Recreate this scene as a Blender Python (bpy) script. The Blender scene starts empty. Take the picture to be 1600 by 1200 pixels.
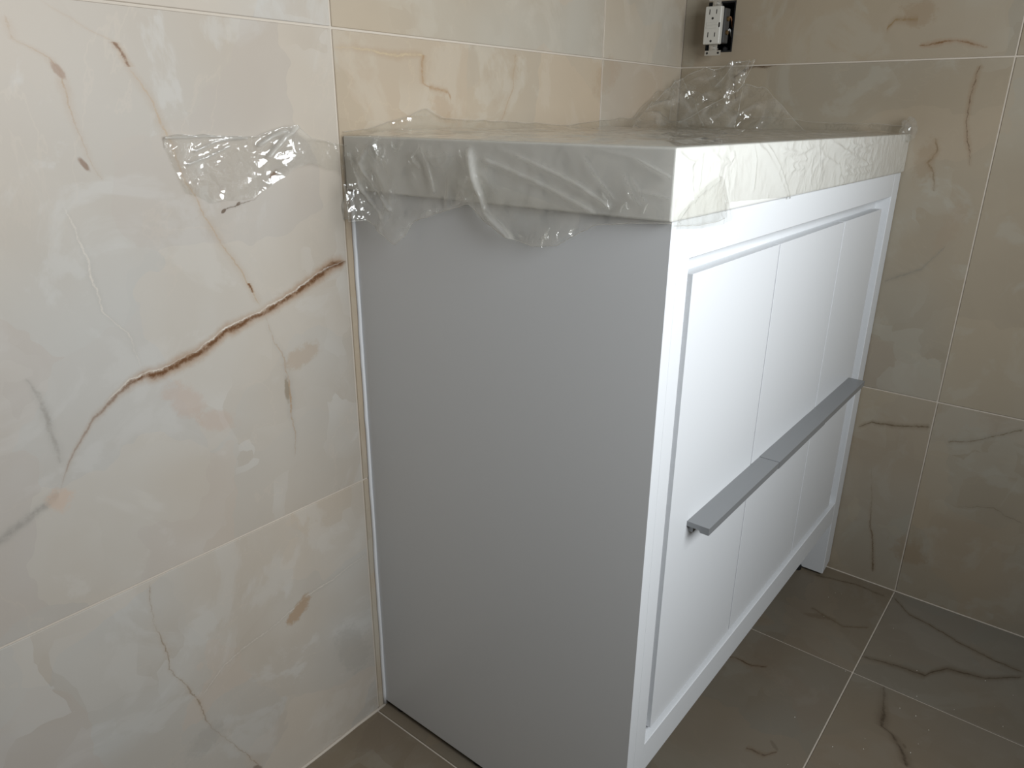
import bpy, bmesh, math, random
import numpy as np
from mathutils import Vector, noise

S = bpy.context.scene
C = S.collection
PI = math.pi

# ---------------------------------------------------------------- camera, light, exposure
cam_d = bpy.data.cameras.new('camera')
cam_d.sensor_width = 36.0
cam_d.lens = 1138.76 / 1600 * 36.0
cam_d.clip_start = 0.02
cam = bpy.data.objects.new('camera', cam_d)
C.objects.link(cam)
cam.location = (-0.62128, -0.76669, 0.93063)
cam.rotation_euler = (1.217632, -0.007875, -0.891284)
S.camera = cam

S.view_settings.view_transform = 'Standard'
S.view_settings.look = 'None'
S.view_settings.gamma = 1.0
S.view_settings.use_curve_mapping = False
S.view_settings.exposure = 0.0

W = bpy.data.worlds.new('sky')
S.world = W
W.use_nodes = True
W.node_tree.nodes['Background'].inputs[0].default_value = (0.75, 0.85, 1.0, 1)
W.node_tree.nodes['Background'].inputs[1].default_value = 0.5

# room limits (the tiled corner is at x = XB, y = 0)
XB = 0.8878
XR = -1.75
YF = -1.24
ZC = 2.4
WIN = (-0.55, 0.27, 0.83, 1.42)        # window opening in the wall behind the camera: x0 x1 z0 z1

ld = bpy.data.lights.new('window_daylight', 'AREA')
ld.shape = 'RECTANGLE'
ld.size = WIN[1] - WIN[0] - 0.04
ld.size_y = WIN[3] - WIN[2] - 0.04
ld.energy = 19.2
ld.color = (0.92, 0.965, 1.0)
lo = bpy.data.objects.new('window_daylight', ld)
C.objects.link(lo)
lo.location = ((WIN[0] + WIN[1]) / 2, YF - 0.008, (WIN[2] + WIN[3]) / 2)
lo.rotation_euler = (PI / 2, 0, 0)     # shines towards +y, into the room

# ---------------------------------------------------------------- node helpers
class NT:
    def __init__(self, name):
        self.m = bpy.data.materials.new(name)
        self.m.use_nodes = True
        self.t = self.m.node_tree
        self.b = self.t.nodes['Principled BSDF']
        self.out = self.t.nodes['Material Output']
    def n(self, typ, **kw):
        o = self.t.nodes.new(typ)
        for k, v in kw.items():
            setattr(o, k, v)
        return o
    def link(self, a, b):
        self.t.links.new(a, b)
    def val(self, sock, v):
        if hasattr(v, 'is_linked') or isinstance(v, bpy.types.NodeSocket):
            self.link(v, sock)
        else:
            sock.default_value = v
    def math(self, op, a, b=0.0, c=0.0, clamp=False):
        o = self.n('ShaderNodeMath', operation=op, use_clamp=clamp)
        self.val(o.inputs[0], a); self.val(o.inputs[1], b); self.val(o.inputs[2], c)
        return o.outputs[0]
    def mapr(self, v, a, b, c=0.0, d=1.0, smooth=False):
        o = self.n('ShaderNodeMapRange')
        o.interpolation_type = 'SMOOTHSTEP' if smooth else 'LINEAR'
        self.val(o.inputs[0], v)
        for i, q in enumerate((a, b, c, d)):
            self.val(o.inputs[i + 1], q)
        return o.outputs[0]
    def noise(self, vec, scale, detail=3.0, rough=0.5, dist=0.0, w=None):
        o = self.n('ShaderNodeTexNoise')
        if w is not None:
            o.noise_dimensions = '4D'
            self.val(o.inputs['W'], w)
        self.link(vec, o.inputs['Vector'])
        o.inputs['Scale'].default_value = scale
        o.inputs['Detail'].default_value = detail
        o.inputs['Roughness'].default_value = rough
        o.inputs['Distortion'].default_value = dist
        return o.outputs['Fac']
    def mix(self, fac, a, b, mode='MIX'):
        o = self.n('ShaderNodeMix', data_type='RGBA', blend_type=mode)
        self.val(o.inputs[0], fac)
        for s, v in ((o.inputs[6], a), (o.inputs[7], b)):
            if isinstance(v, tuple):
                s.default_value = (v[0], v[1], v[2], 1)
            else:
                self.link(v, s)
        return o.outputs[2]
    def curve(self, v, pts, vector=True):
        o = self.n('ShaderNodeFloatCurve')
        c = o.mapping.curves[0]
        pts = sorted(pts)
        c.points[0].location = pts[0]
        c.points[1].location = pts[-1]
        for p in pts[1:-1]:
            c.points.new(*p)
        if vector:
            for p in c.points:
                p.handle_type = 'VECTOR'
        o.mapping.update()
        self.link(v, o.inputs['Value'])
        return o.outputs[0]

def simple(name, col, rough=0.5, metal=0.0, spec=0.5, bump=0.0, bscale=300.0, vary=0.0):
    k = NT(name)
    k.b.inputs['Base Color'].default_value = (*col, 1)
    k.b.inputs['Roughness'].default_value = rough
    k.b.inputs['Metallic'].default_value = metal
    k.b.inputs['Specular IOR Level'].default_value = spec
    g = k.n('ShaderNodeNewGeometry')
    if vary:
        f = k.noise(g.outputs['Position'], 9.0, 3)
        c = k.mix(k.mapr(f, 0.3, 0.7), tuple(x * (1 - vary) for x in col), tuple(min(1, x * (1 + vary)) for x in col))
        k.link(c, k.b.inputs['Base Color'])
    if bump:
        f = k.noise(g.outputs['Position'], bscale, 2)
        bn = k.n('ShaderNodeBump')
        bn.inputs['Strength'].default_value = bump
        bn.inputs['Distance'].default_value = 0.001
        k.link(f, bn.inputs['Height'])
        k.link(bn.outputs[0], k.b.inputs['Normal'])
    return k.m

BROWN = (0.16, 0.075, 0.028)
DARK = (0.11, 0.07, 0.042)
TAN = (0.35, 0.245, 0.155)
GREY = (0.31, 0.285, 0.25)
CREAM = (0.62, 0.56, 0.48)
PINK = (0.44, 0.335, 0.27)

def marble(name, ax, veins, blobs, tint=(1.0, 1.0, 1.0), warm=(0.46, 0.39, 0.31), cool=(0.46, 0.445, 0.412), rough=0.42):
    """polished stone-look porcelain: clouded base per tile, faint facets and the veins given as polylines on the wall"""
    k = NT(name)
    g = k.n('ShaderNodeNewGeometry')
    pos = g.outputs['Position']
    oi = k.n('ShaderNodeObjectInfo')
    w = k.math('MULTIPLY', oi.outputs['Random'], 17.0)
    n1 = k.noise(pos, 2.6, 4, 0.55, 0.8, w)
    n2 = k.noise(pos, 6.0, 5, 0.6, 1.6, w)
    n3 = k.noise(pos, 1.7, 2, 0.5, 0.3, k.math('ADD', w, 5.0))
    col = k.mix(k.mapr(n3, 0.38, 0.62, smooth=True), warm, cool)
    col = k.mix(k.mapr(n1, 0.35, 0.62, 0.0, 0.5, True), col, tuple(c * 0.83 for c in warm))
    col = k.mix(k.mapr(n2, 0.52, 0.60, 0.0, 0.38, True), col, tuple(min(1, c * 1.14) for c in cool))
    # facets: angular patches, distorted cell borders
    dv = k.n('ShaderNodeVectorMath', operation='MULTIPLY_ADD')
    nc = k.n('ShaderNodeTexNoise'); nc.inputs['Scale'].default_value = 5.0
    nc.inputs['Detail'].default_value = 4.0
    k.link(pos, nc.inputs['Vector'])
    k.link(nc.outputs['Color'], dv.inputs[0]); dv.inputs[1].default_value = (0.22, 0.22, 0.22); k.link(pos, dv.inputs[2])
    vo = k.n('ShaderNodeTexVoronoi', voronoi_dimensions='4D')
    vo.inputs['Scale'].default_value = 5.5
    k.link(dv.outputs[0], vo.inputs['Vector']); k.link(w, vo.inputs['W'])
    sep = k.n('ShaderNodeSeparateColor'); k.link(vo.outputs['Color'], sep.inputs[0])
    col = k.mix(k.mapr(sep.outputs[0], 0.0, 1.0, 0.0, 0.20), col, tuple(c * 0.80 for c in cool))
    col = k.mix(k.mapr(sep.outputs[1], 0.6, 1.0, 0.0, 0.22), col, PINK)
    col = k.mix(k.mapr(sep.outputs[2], 0.55, 1.0, 0.0, 0.40), col, tuple(min(1, c * 1.12) for c in warm))
    dv2 = k.n('ShaderNodeVectorMath', operation='MULTIPLY_ADD')
    k.link(nc.outputs['Color'], dv2.inputs[0]); dv2.inputs[1].default_value = (0.12, 0.12, 0.12); k.link(pos, dv2.inputs[2])
    vo2 = k.n('ShaderNodeTexVoronoi', voronoi_dimensions='4D', distance='CHEBYCHEV')
    vo2.inputs['Scale'].default_value = 12.0
    k.link(dv2.outputs[0], vo2.inputs['Vector']); k.link(w, vo2.inputs['W'])
    sp2 = k.n('ShaderNodeSeparateColor'); k.link(vo2.outputs['Color'], sp2.inputs[0])
    part = k.mapr(k.noise(pos, 3.7, 3, 0.6, 0.4, k.math('ADD', w, 2.0)), 0.46, 0.62, 0.0, 1.0, True)
    col = k.mix(k.math('MULTIPLY', part, k.mapr(sp2.outputs[0], 0.35, 1.0, 0.0, 0.34)), col, tuple(c * 0.80 for c in warm))
    col = k.mix(k.math('MULTIPLY', part, k.mapr(sp2.outputs[1], 0.45, 1.0, 0.0, 0.40)), col, tuple(min(1, c * 1.17) for c in cool))
    # thin pale hairlines
    hl = k.math('ABSOLUTE', k.math('SUBTRACT', k.noise(pos, 3.3, 6, 0.55, 1.3, k.math('ADD', w, 9.0)), 0.5))
    col = k.mix(k.math('MULTIPLY', k.mapr(hl, 0.0, 0.007, 1.0, 0.0, True), k.mapr(n1, 0.4, 0.6, 0.0, 0.14)), col, tuple(min(1, c * 1.25) for c in warm))
    # laid-out veins
    sx = k.n('ShaderNodeSeparateXYZ'); k.link(pos, sx.inputs[0])
    A = [sx.outputs[i] for i in range(3) if i != ax]
    wob = k.math('MULTIPLY', k.math('SUBTRACT', k.noise(pos, 42.0, 6, 0.75), 0.5), 0.014)
    brk = k.noise(pos, 95.0, 4, 0.7)
    for v in veins:
        pts, core, cw, halo, hw, st = v[:6]
        hs = v[6] if len(v) > 6 else 0.5
        ma = v[7] if len(v) > 7 else None
        p = np.array(pts, float)
        if ma is None:
            ma = 0 if np.ptp(p[:, 0]) > np.ptp(p[:, 1]) else 1
        p = p[np.argsort(p[:, ma])]
        t, s = p[:, ma], p[:, 1 - ma]
        keep = [0] + [i for i in range(1, len(t)) if t[i] > t[i - 1] + 1e-5]
        t, s = t[keep], s[keep]
        t0, t1, s0, s1 = t[0], t[-1], s.min() - 0.001, s.max() + 0.001
        tn = k.mapr(A[ma], float(t0), float(t1))
        cv = k.curve(tn, [(float((a - t0) / (t1 - t0)), float((b - s0) / (s1 - s0))) for a, b in zip(t, s)])
        sc = k.math('MULTIPLY_ADD', cv, float(s1 - s0), float(s0))
        d = k.math('ABSOLUTE', k.math('SUBTRACT', k.math('ADD', A[1 - ma], wob), sc))
        # strength along the vein, zero past both ends
        q = st if isinstance(st, list) else [st, st]
        m = len(q)
        sp = [(0.0, 0.0)] + [(0.03 + 0.94 * i / (m - 1), float(q[i])) for i in range(m)] + [(1.0, 0.0)]
        sg = k.curve(tn, sp)
        hm = k.math('MULTIPLY', k.mapr(d, 0.0, k.math('MULTIPLY_ADD', sg, hw * 0.7, hw * 0.3), 1.0, 0.0, True), k.math('MULTIPLY', sg, hs))
        col = k.mix(hm, col, halo)
        cm = k.math('MULTIPLY', k.mapr(d, 0.0, k.math('MULTIPLY_ADD', sg, cw * 0.8, cw * 0.2), 1.3, 0.0, True),
                    k.math('MULTIPLY', sg, k.mapr(brk, 0.36, 0.54, 0.25, 1.0)), clamp=True)
        col = k.mix(cm, col, core)
    for (c0, c1, r0, r1, ang, bc, bs) in blobs:
        u = k.math('SUBTRACT', A[0], c0); v = k.math('SUBTRACT', A[1], c1)
        ca, sa = math.cos(ang), math.sin(ang)
        uu = k.math('ADD', k.math('MULTIPLY', u, ca), k.math('MULTIPLY', v, sa))
        vv = k.math('SUBTRACT', k.math('MULTIPLY', v, ca), k.math('MULTIPLY', u, sa))
        r = k.math('SQRT', k.math('ADD', k.math('POWER', k.math('DIVIDE', uu, r0), 2.0), k.math('POWER', k.math('DIVIDE', vv, r1), 2.0)))
        r = k.math('ADD', r, k.math('ADD', k.math('MULTIPLY', wob, 120.0 if r0 > 0.015 else 40.0), k.math('MULTIPLY', k.math('SUBTRACT', brk, 0.5), 1.3)))
        col = k.mix(k.mapr(r, 0.55, 1.1, bs, 0.0, True), col, bc)
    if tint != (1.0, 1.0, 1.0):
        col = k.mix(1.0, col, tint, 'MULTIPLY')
    k.link(col, k.b.inputs['Base Color'])
    k.b.inputs['Roughness'].default_value = rough
    k.b.inputs['Specular IOR Level'].default_value = 0.35
    return k.m

# vein: polyline on the plane, core colour, core half-width, halo colour, halo half-width, strength along it (low to high main coordinate)
VA = [
 ([(-0.0139, 0.7500), (-0.0379, 0.7477), (-0.0622, 0.7365), (-0.0894, 0.7262), (-0.1177, 0.7151), (-0.1376, 0.7069), (-0.16, 0.7019), (-0.1886, 0.6947), (-0.1943, 0.6952), (-0.2161, 0.6825), (-0.2326, 0.6758), (-0.2468, 0.6717), (-0.2674, 0.6673), (-0.2858, 0.6634), (-0.2957, 0.6661), (-0.31, 0.6621), (-0.3246, 0.654), (-0.3393, 0.6441), (-0.3537, 0.6344), (-0.3698, 0.6148), (-0.3819, 0.5991), (-0.3909, 0.5831), (-0.398, 0.5678)],
  (0.13, 0.058, 0.022), 0.0064, (0.32, 0.20, 0.115), 0.015, [0.25, 0.35, 0.5, 0.9, 1.0, 0.9, 1.0, 0.7, 0.9, 1.0, 1.0, 1.0], 0.9),
 ([(-0.0139, 0.7535), (-0.0622, 0.7400), (-0.1177, 0.7180), (-0.16, 0.7052), (-0.1943, 0.6985), (-0.2326, 0.6795), (-0.2674, 0.6708), (-0.31, 0.6660), (-0.3393, 0.6480)], CREAM, 0.0020, CREAM, 0.004, [0.5, 0.7, 0.3, 0.8, 0.5, 0.8, 0.6, 0.3], 0.3),
 ([(-0.398, 0.5678), (-0.4065, 0.5641), (-0.4258, 0.5544), (-0.4446, 0.5451), (-0.47, 0.535)], GREY, 0.009, GREY, 0.014, 0.7),
 ([(-0.3304, 1.025), (-0.2949, 1.0032), (-0.2846, 0.9987), (-0.2684, 0.9924), (-0.2583, 0.9712), (-0.2431, 0.9428), (-0.232, 0.9109), (-0.2279, 0.894), (-0.2216, 0.8682), (-0.2135, 0.8514), (-0.2026, 0.8269), (-0.1883, 0.794), (-0.1688, 0.7623), (-0.1559, 0.7338), (-0.1474, 0.7128)],
  (0.40, 0.31, 0.22), 0.0017, TAN, 0.011, [0.8, 0.85, 0.8, 0.8, 0.8, 0.9, 0.9, 0.7, 0.4], 0.28),
 ([(-0.2700, 0.9930), (-0.2640, 0.9840), (-0.2583, 0.9712)], BROWN, 0.0035, TAN, 0.009, 0.8, 0.6, 1),
 ([(-0.1600, 0.7440), (-0.1550, 0.7320)], BROWN, 0.0025, TAN, 0.005, 0.9, 0.6, 1),
 ([(-0.145, 0.7044), (-0.1337, 0.6656), (-0.1226, 0.6421), (-0.12, 0.6071), (-0.1221, 0.5635), (-0.1184, 0.5351), (-0.1238, 0.5046)], TAN, 0.003, GREY, 0.012, [0.3, 0.5, 0.9, 0.5, 0.4, 0.25]),
 ([(-0.3578, 1.0086), (-0.3546, 0.9892), (-0.341, 0.9826), (-0.3296, 0.9756), (-0.3226, 0.9654), (-0.3197, 0.944), (-0.3166, 0.9164), (-0.3105, 0.8877), (-0.3026, 0.8666)], TAN, 0.0022, TAN, 0.012, [0.2, 0.35, 0.4, 0.7, 0.5, 0.4], 0.5),
 ([(-0.3405, 0.8485), (-0.3315, 0.8054), (-0.3266, 0.7668), (-0.3252, 0.7404), (-0.3041, 0.7156), (-0.2976, 0.6753)], CREAM, 0.003, GREY, 0.010, [0.25, 0.4, 0.5, 0.3], 0.4),
 ([(-0.3311, 0.4234), (-0.3338, 0.394), (-0.3323, 0.3569), (-0.3251, 0.3195), (-0.3264, 0.2964), (-0.3114, 0.2613), (-0.2996, 0.2273), (-0.2952, 0.1978), (-0.2881, 0.1729), (-0.2679, 0.1325), (-0.2526, 0.1028), (-0.2287, 0.053)],
  (0.24, 0.18, 0.12), 0.0020, TAN, 0.009, [0.45, 0.5, 0.25, 0.6, 0.65, 0.4, 0.7, 0.2, 0.5], 0.3),
 ([(-0.0075, 0.3037), (-0.0815, 0.2918), (-0.1266, 0.2896), (-0.1545, 0.2788), (-0.1916, 0.2692), (-0.2212, 0.2669), (-0.26, 0.2561), (-0.2977, 0.228)], CREAM, 0.0025, GREY, 0.010, [0.5, 0.4, 0.35, 0.6, 0.5, 0.3], 0.45),
 ([(-0.0132, 1.0064), (0.0258, 1.007), (0.0619, 1.0042), (0.089, 1.0013), (0.1237, 1.0065), (0.1391, 1.0066)], (0.50, 0.42, 0.30), 0.0025, TAN, 0.011, [0.4, 0.6, 0.8, 0.7], 0.45),
 ([(0.1391, 1.0066), (0.1349, 0.9946), (0.1338, 0.9706), (0.1457, 0.9653)], TAN, 0.003, TAN, 0.012, 0.7, 0.5, 1),
 ([(0.1457, 0.9653), (0.1836, 0.9615), (0.1899, 0.9515)], TAN, 0.004, TAN, 0.010, 0.7, 0.6, 0),
 ([(-0.1813, 0.8277), (-0.159, 0.8349), (-0.1382, 0.839), (-0.1191, 0.857), (-0.1076, 0.8671), (-0.0909, 0.8757)], DARK, 0.0012, GREY, 0.004, [0.8, 0.7, 0.2, 0.3, 0.2]),
 ([(-0.4038, 0.6935), (-0.3964, 0.6751), (-0.3954, 0.6513), (-0.3908, 0.6152), (-0.3912, 0.5976)], GREY, 0.005, GREY, 0.012, [0.4, 0.6, 0.7, 0.3]),
 ([(0.30, 0.92), (0.33, 0.97), (0.335, 1.02)], TAN, 0.004, TAN, 0.02, 0.35, 0.4),
]
BA = [
 (-0.1130, 0.8620, 0.009, 0.0045, 0.9, BROWN, 0.85), (-0.1800, 0.8285, 0.004, 0.002, 0.6, DARK, 0.9), (-0.1615, 0.8345, 0.004, 0.002, 0.6, DARK, 0.8),
 (-0.3160, 0.8830, 0.009, 0.003, -1.0, BROWN, 0.75), (-0.3235, 0.9660, 0.010, 0.004, -1.0, (0.25, 0.15, 0.09), 0.7),
 (-0.1420, 0.2740, 0.028, 0.012, 0.7, (0.33, 0.22, 0.13), 0.75), (-0.2560, 0.6250, 0.035, 0.018, -0.9, PINK, 0.5), (-0.2220, 0.5900, 0.030, 0.014, -0.5, PINK, 0.45),
 (-0.0980, 0.6380, 0.035, 0.014, 0.2, TAN, 0.4), (-0.4000, 0.5600, 0.016, 0.014, 0.2, (0.50, 0.37, 0.28), 0.6), (-0.1240, 0.6000, 0.004, 0.018, 0.0, (0.22, 0.17, 0.11), 0.7),
 (0.1700, 0.9400, 0.026, 0.018, -0.4, TAN, 0.32), (0.60, 1.00, 0.05, 0.03, 0.5, TAN, 0.25), (-0.30, 0.16, 0.03, 0.02, 0.4, GREY, 0.35), (-0.2360, 0.0600, 0.010, 0.004, -0.9, DARK, 0.6),
 (-0.0560, 0.1500, 0.03, 0.06, 0.4, GREY, 0.35),
]
VB = [
 ([(-0.116, 1.0060), (-0.122, 1.0088), (-0.1403, 1.0200), (-0.1593, 1.0240), (-0.1847, 1.0245), (-0.2034, 1.0250)], DARK, 0.004, BROWN, 0.007, [0.2, 0.7, 0.9, 0.9, 0.6], 0.5),
 ([(-0.118, 1.008), (-0.121, 0.99), (-0.128, 0.96)], DARK, 0.002, BROWN, 0.005, 0.5),
 ([(-0.4445, 1.0478), (-0.4779, 1.0523), (-0.5015, 1.0531), (-0.5258, 1.0481), (-0.5499, 1.0412)], (0.24, 0.13, 0.06), 0.003, (0.38, 0.24, 0.15), 0.010, [0.3, 0.7, 0.6, 0.9, 0.6], 0.6),
 ([(-0.5458, 1.0163), (-0.5405, 0.997), (-0.538, 0.9622), (-0.5402, 0.9267), (-0.5482, 0.896), (-0.5615, 0.8525)], (0.17, 0.11, 0.07), 0.0018, (0.32, 0.21, 0.13), 0.010, [0.3, 0.7, 0.6, 0.8, 0.7], 0.6),
 ([(-0.4986, 0.9), (-0.5055, 0.8789), (-0.4945, 0.857), (-0.5055, 0.8412), (-0.5136, 0.8088)], (0.24, 0.17, 0.10), 0.004, TAN, 0.012, [0.4, 0.6, 0.7, 0.5], 0.5),
 ([(-0.461, 0.3379), (-0.485, 0.3559), (-0.5062, 0.3576), (-0.5404, 0.363), (-0.588, 0.3752)], (0.20, 0.15, 0.10), 0.003, (0.27, 0.21, 0.15), 0.011, [0.9, 0.8, 0.9, 0.6], 0.6),
 ([(-0.5000, 0.2648), (-0.5102, 0.2048), (-0.5198, 0.1326), (-0.5306, 0.0905), (-0.5429, 0.0245)], (0.18, 0.12, 0.07), 0.003, (0.3, 0.22, 0.15), 0.010, [0.8, 0.7, 0.3, 0.1], 0.5),
 ([(-0.3884, 1.0779), (-0.4013, 1.0922), (-0.4372, 1.0879)], (0.33, 0.23, 0.12), 0.005, TAN, 0.016, 0.7, 0.6),
 ([(-0.4581, 0.6395), (-0.4886, 0.656), (-0.518, 0.6719), (-0.5493, 0.7164)], GREY, 0.004, GREY, 0.014, 0.6, 0.5),
 ([(-0.7315, 0.4091), (-0.6965, 0.3889), (-0.6604, 0.3653), (-0.6202, 0.3535)], (0.25, 0.19, 0.13), 0.003, GREY, 0.012, 0.7, 0.5),
 ([(-0.6600, 0.2260), (-0.6960, 0.2400), (-0.7180, 0.2460), (-0.7390, 0.2360), (-0.7680, 0.2310)], (0.25, 0.19, 0.13), 0.0025, GREY, 0.014, [0.4, 0.6, 0.5, 0.3], 0.4),
]
BB = [(-0.4372, 1.1000, 0.03, 0.022, 0.3, TAN, 0.4), (-0.49, 0.86, 0.02, 0.04, 0.2, TAN, 0.35), (-0.55, 0.75, 0.02, 0.05, 0.3, (0.42, 0.32, 0.24), 0.3), (-0.60, 0.10, 0.04, 0.03, 0.3, TAN, 0.4)]
VF = [
 ([(0.6339, -0.5893), (0.648, -0.6458), (0.6526, -0.6919), (0.6706, -0.6988), (0.6981, -0.7196), (0.7146, -0.7771), (0.7619, -0.8298)], (0.17, 0.13, 0.095), 0.0035, (0.25, 0.195, 0.14), 0.018, [0.7, 0.8, 1.0, 0.8, 0.6], 0.7, 1),
 ([(0.5800, -0.6417), (0.4802, -0.6622), (0.4729, -0.6802), (0.4401, -0.7033), (0.4177, -0.7134)], (0.17, 0.13, 0.095), 0.005, (0.25, 0.195, 0.15), 0.018, [0.8, 0.7, 1.0, 0.5, 0.4], 0.7, 0),
 ([(0.470, -0.38), (0.4822, -0.4129), (0.4815, -0.4434), (0.4968, -0.4671)], (0.18, 0.12, 0.08), 0.004, TAN, 0.012, 0.7, 0.5, 1),
 ([(0.8642, -0.5923), (0.8226, -0.6304), (0.8143, -0.6665), (0.7909, -0.7253), (0.7769, -0.7903), (0.7772, -0.8283)], (0.19, 0.14, 0.10), 0.003, (0.3, 0.24, 0.17), 0.014, 0.8, 0.6, 1),
 ([(0.2976, -0.5064), (0.3024, -0.5354), (0.3211, -0.5486)], (0.20, 0.14, 0.10), 0.004, TAN, 0.014, 0.7, 0.6, 1),
 ([(0.84, -0.44), (0.86, -0.52), (0.855, -0.58)], (0.19, 0.14, 0.10), 0.003, (0.3, 0.24, 0.17), 0.010, 0.7, 0.6, 1),
 ([(0.72, -0.47), (0.70, -0.54), (0.73, -0.58)], (0.24, 0.17, 0.11), 0.004, (0.3, 0.24, 0.17), 0.014, 0.6, 0.6, 1),
]
BF = [(0.70, -0.49, 0.010, 0.03, 0.4, (0.24, 0.16, 0.10), 0.4), (0.46, -0.70, 0.006, 0.003, 0.6, DARK, 0.35), (0.33, -0.54, 0.012, 0.004, 0.9, DARK, 0.3)]

M = dict(
    tile_left=marble('marble_tile_left', 1, VA, BA),
    tile_left_beige=marble('marble_tile_left_beige', 1, VA, BA, tint=(0.95, 0.90, 0.815)),
    tile_right_shaded=marble('marble_tile_right_shaded', 0, VB, BB, tint=(0.70, 0.68, 0.61), rough=0.42),  # same tile; the right wall's shade is put into this darker, warmer tint
    tile_floor=marble('marble_tile_floor', 2, VF, BF, tint=(0.43, 0.405, 0.355), rough=0.40),
    grout=simple('pale_grout', (0.52, 0.46, 0.385), 0.9, bump=0.3),
    paint=simple('bounce_cutting_dark', (0.05, 0.044, 0.035), 0.8, bump=0.1),  # unseen walls and ceiling, set near black to cut bounced light
    lacquer=simple('white_lacquer', (0.68, 0.69, 0.70), 0.32, spec=0.5),
    ceramic=simple('white_ceramic', (0.67, 0.66, 0.625), 0.2),
    caulk=simple('white_caulk', (0.72, 0.72, 0.72), 0.45, bump=0.2, bscale=60),
    metal=simple('brushed_grey_metal', (0.27, 0.275, 0.28), 0.42, metal=0.5, bump=0.06, bscale=500),
    sleeve=simple('grey_film_sleeve', (0.25, 0.255, 0.26), 0.32, metal=0.3),
    rubber=simple('black_rubber', (0.01, 0.01, 0.01), 0.6),
    blackbox=simple('black_plastic', (0.006, 0.006, 0.006), 0.7),
    plastic=simple('white_receptacle_plastic', (0.50, 0.48, 0.43), 0.35),
    slot=simple('dark_slot', (0.02, 0.017, 0.015), 0.6),
    backshell=simple('grey_back_shell', (0.05, 0.048, 0.045), 0.5),
    galv=simple('galvanised_steel', (0.52, 0.50, 0.46), 0.35, metal=0.7),
    brass=simple('brass_screw', (0.22, 0.14, 0.06), 0.35, metal=0.8),
    copper=simple('insulated_wire', (0.30, 0.14, 0.07), 0.5),
    whitewire=simple('white_insulated_wire', (0.6, 0.6, 0.58), 0.5),
    frame=simple('white_window_frame', (0.75, 0.75, 0.74), 0.4),
    debris=simple('pale_plaster_crumb', (0.75, 0.72, 0.66), 0.8),
)

# glass for the window behind the camera
kg = NT('clear_glass')
kg.t.nodes.remove(kg.b)
tr = kg.n('ShaderNodeBsdfTransparent'); gl = kg.n('ShaderNodeBsdfGlossy'); gl.inputs['Roughness'].default_value = 0.02
fr = kg.n('ShaderNodeFresnel'); mx = kg.n('ShaderNodeMixShader')
kg.link(fr.outputs[0], mx.inputs[0]); kg.link(tr.outputs[0], mx.inputs[1]); kg.link(gl.outputs[0], mx.inputs[2]); kg.link(mx.outputs[0], kg.out.inputs[0])
M['glass'] = kg.m

# thin clear polythene
kf = NT('clear_polythene_film')
kf.t.nodes.remove(kf.b)
g = kf.n('ShaderNodeNewGeometry')
wv = kf.n('ShaderNodeVectorMath', operation='MULTIPLY_ADD')
wn = kf.n('ShaderNodeTexNoise'); wn.inputs['Scale'].default_value = 22.0; wn.inputs['Detail'].default_value = 3.0
kf.link(g.outputs['Position'], wn.inputs['Vector'])
kf.link(wn.outputs['Color'], wv.inputs[0]); wv.inputs[1].default_value = (0.035, 0.035, 0.035); kf.link(g.outputs['Position'], wv.inputs[2])
v1 = kf.n('ShaderNodeTexVoronoi'); v1.inputs['Scale'].default_value = 42.0; kf.link(wv.outputs[0], v1.inputs['Vector'])
v2 = kf.n('ShaderNodeTexVoronoi'); v2.inputs['Scale'].default_value = 120.0; kf.link(wv.outputs[0], v2.inputs['Vector'])
calm = kf.mapr(kf.noise(g.outputs['Position'], 8.0, 3, 0.6, 0.5), 0.42, 0.64, 0.12, 1.0, True)
ac = kf.n('ShaderNodeAttribute'); ac.attribute_name = 'crumple'
calm = kf.math('ADD', calm, kf.math('MULTIPLY', ac.outputs['Fac'], 4.0))
hsum = kf.math('MULTIPLY', calm, kf.math('ADD', v1.outputs['Distance'], kf.math('MULTIPLY', v2.outputs['Distance'], 0.35)))
bp = kf.n('ShaderNodeBump'); bp.inputs['Strength'].default_value = 0.30; bp.inputs['Distance'].default_value = 0.010
kf.link(hsum, bp.inputs['Height'])
def schlick(nsock):
    # the same from both sides of the sheet
    d = kf.n('ShaderNodeVectorMath', operation='DOT_PRODUCT')
    kf.link(g.outputs['Incoming'], d.inputs[0]); kf.link(nsock, d.inputs[1])
    c = kf.math('SUBTRACT', 1.0, kf.math('ABSOLUTE', d.outputs['Value']), clamp=True)
    return kf.math('MULTIPLY_ADD', kf.math('POWER', c, 5.0), 0.95, 0.05)
fac = kf.math('MULTIPLY_ADD', kf.math('MINIMUM', schlick(bp.outputs[0]), 0.5), 0.8, 0.03)
fac = kf.math('ADD', fac, kf.math('MULTIPLY', kf.math('MAXIMUM', kf.math('SUBTRACT', schlick(g.outputs['Normal']), 0.4), 0.0), 0.9), clamp=True)
fac = kf.math('MINIMUM', fac, 0.85)
tr = kf.n('ShaderNodeBsdfTransparent'); tr.inputs[0].default_value = (0.985, 0.985, 0.975, 1)
gl = kf.n('ShaderNodeBsdfGlossy'); gl.inputs['Roughness'].default_value = 0.06; gl.inputs[0].default_value = (0.97, 0.97, 0.97, 1)
kf.link(bp.outputs[0], gl.inputs['Normal'])
df = kf.n('ShaderNodeBsdfDiffuse'); df.inputs[0].default_value = (0.84, 0.82, 0.77, 1)
tl = kf.n('ShaderNodeBsdfTranslucent'); tl.inputs[0].default_value = (0.84, 0.82, 0.77, 1)
hz = kf.n('ShaderNodeMixShader'); hz.inputs[0].default_value = 0.5
kf.link(df.outputs[0], hz.inputs[1]); kf.link(tl.outputs[0], hz.inputs[2])
m0 = kf.n('ShaderNodeMixShader')
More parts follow.
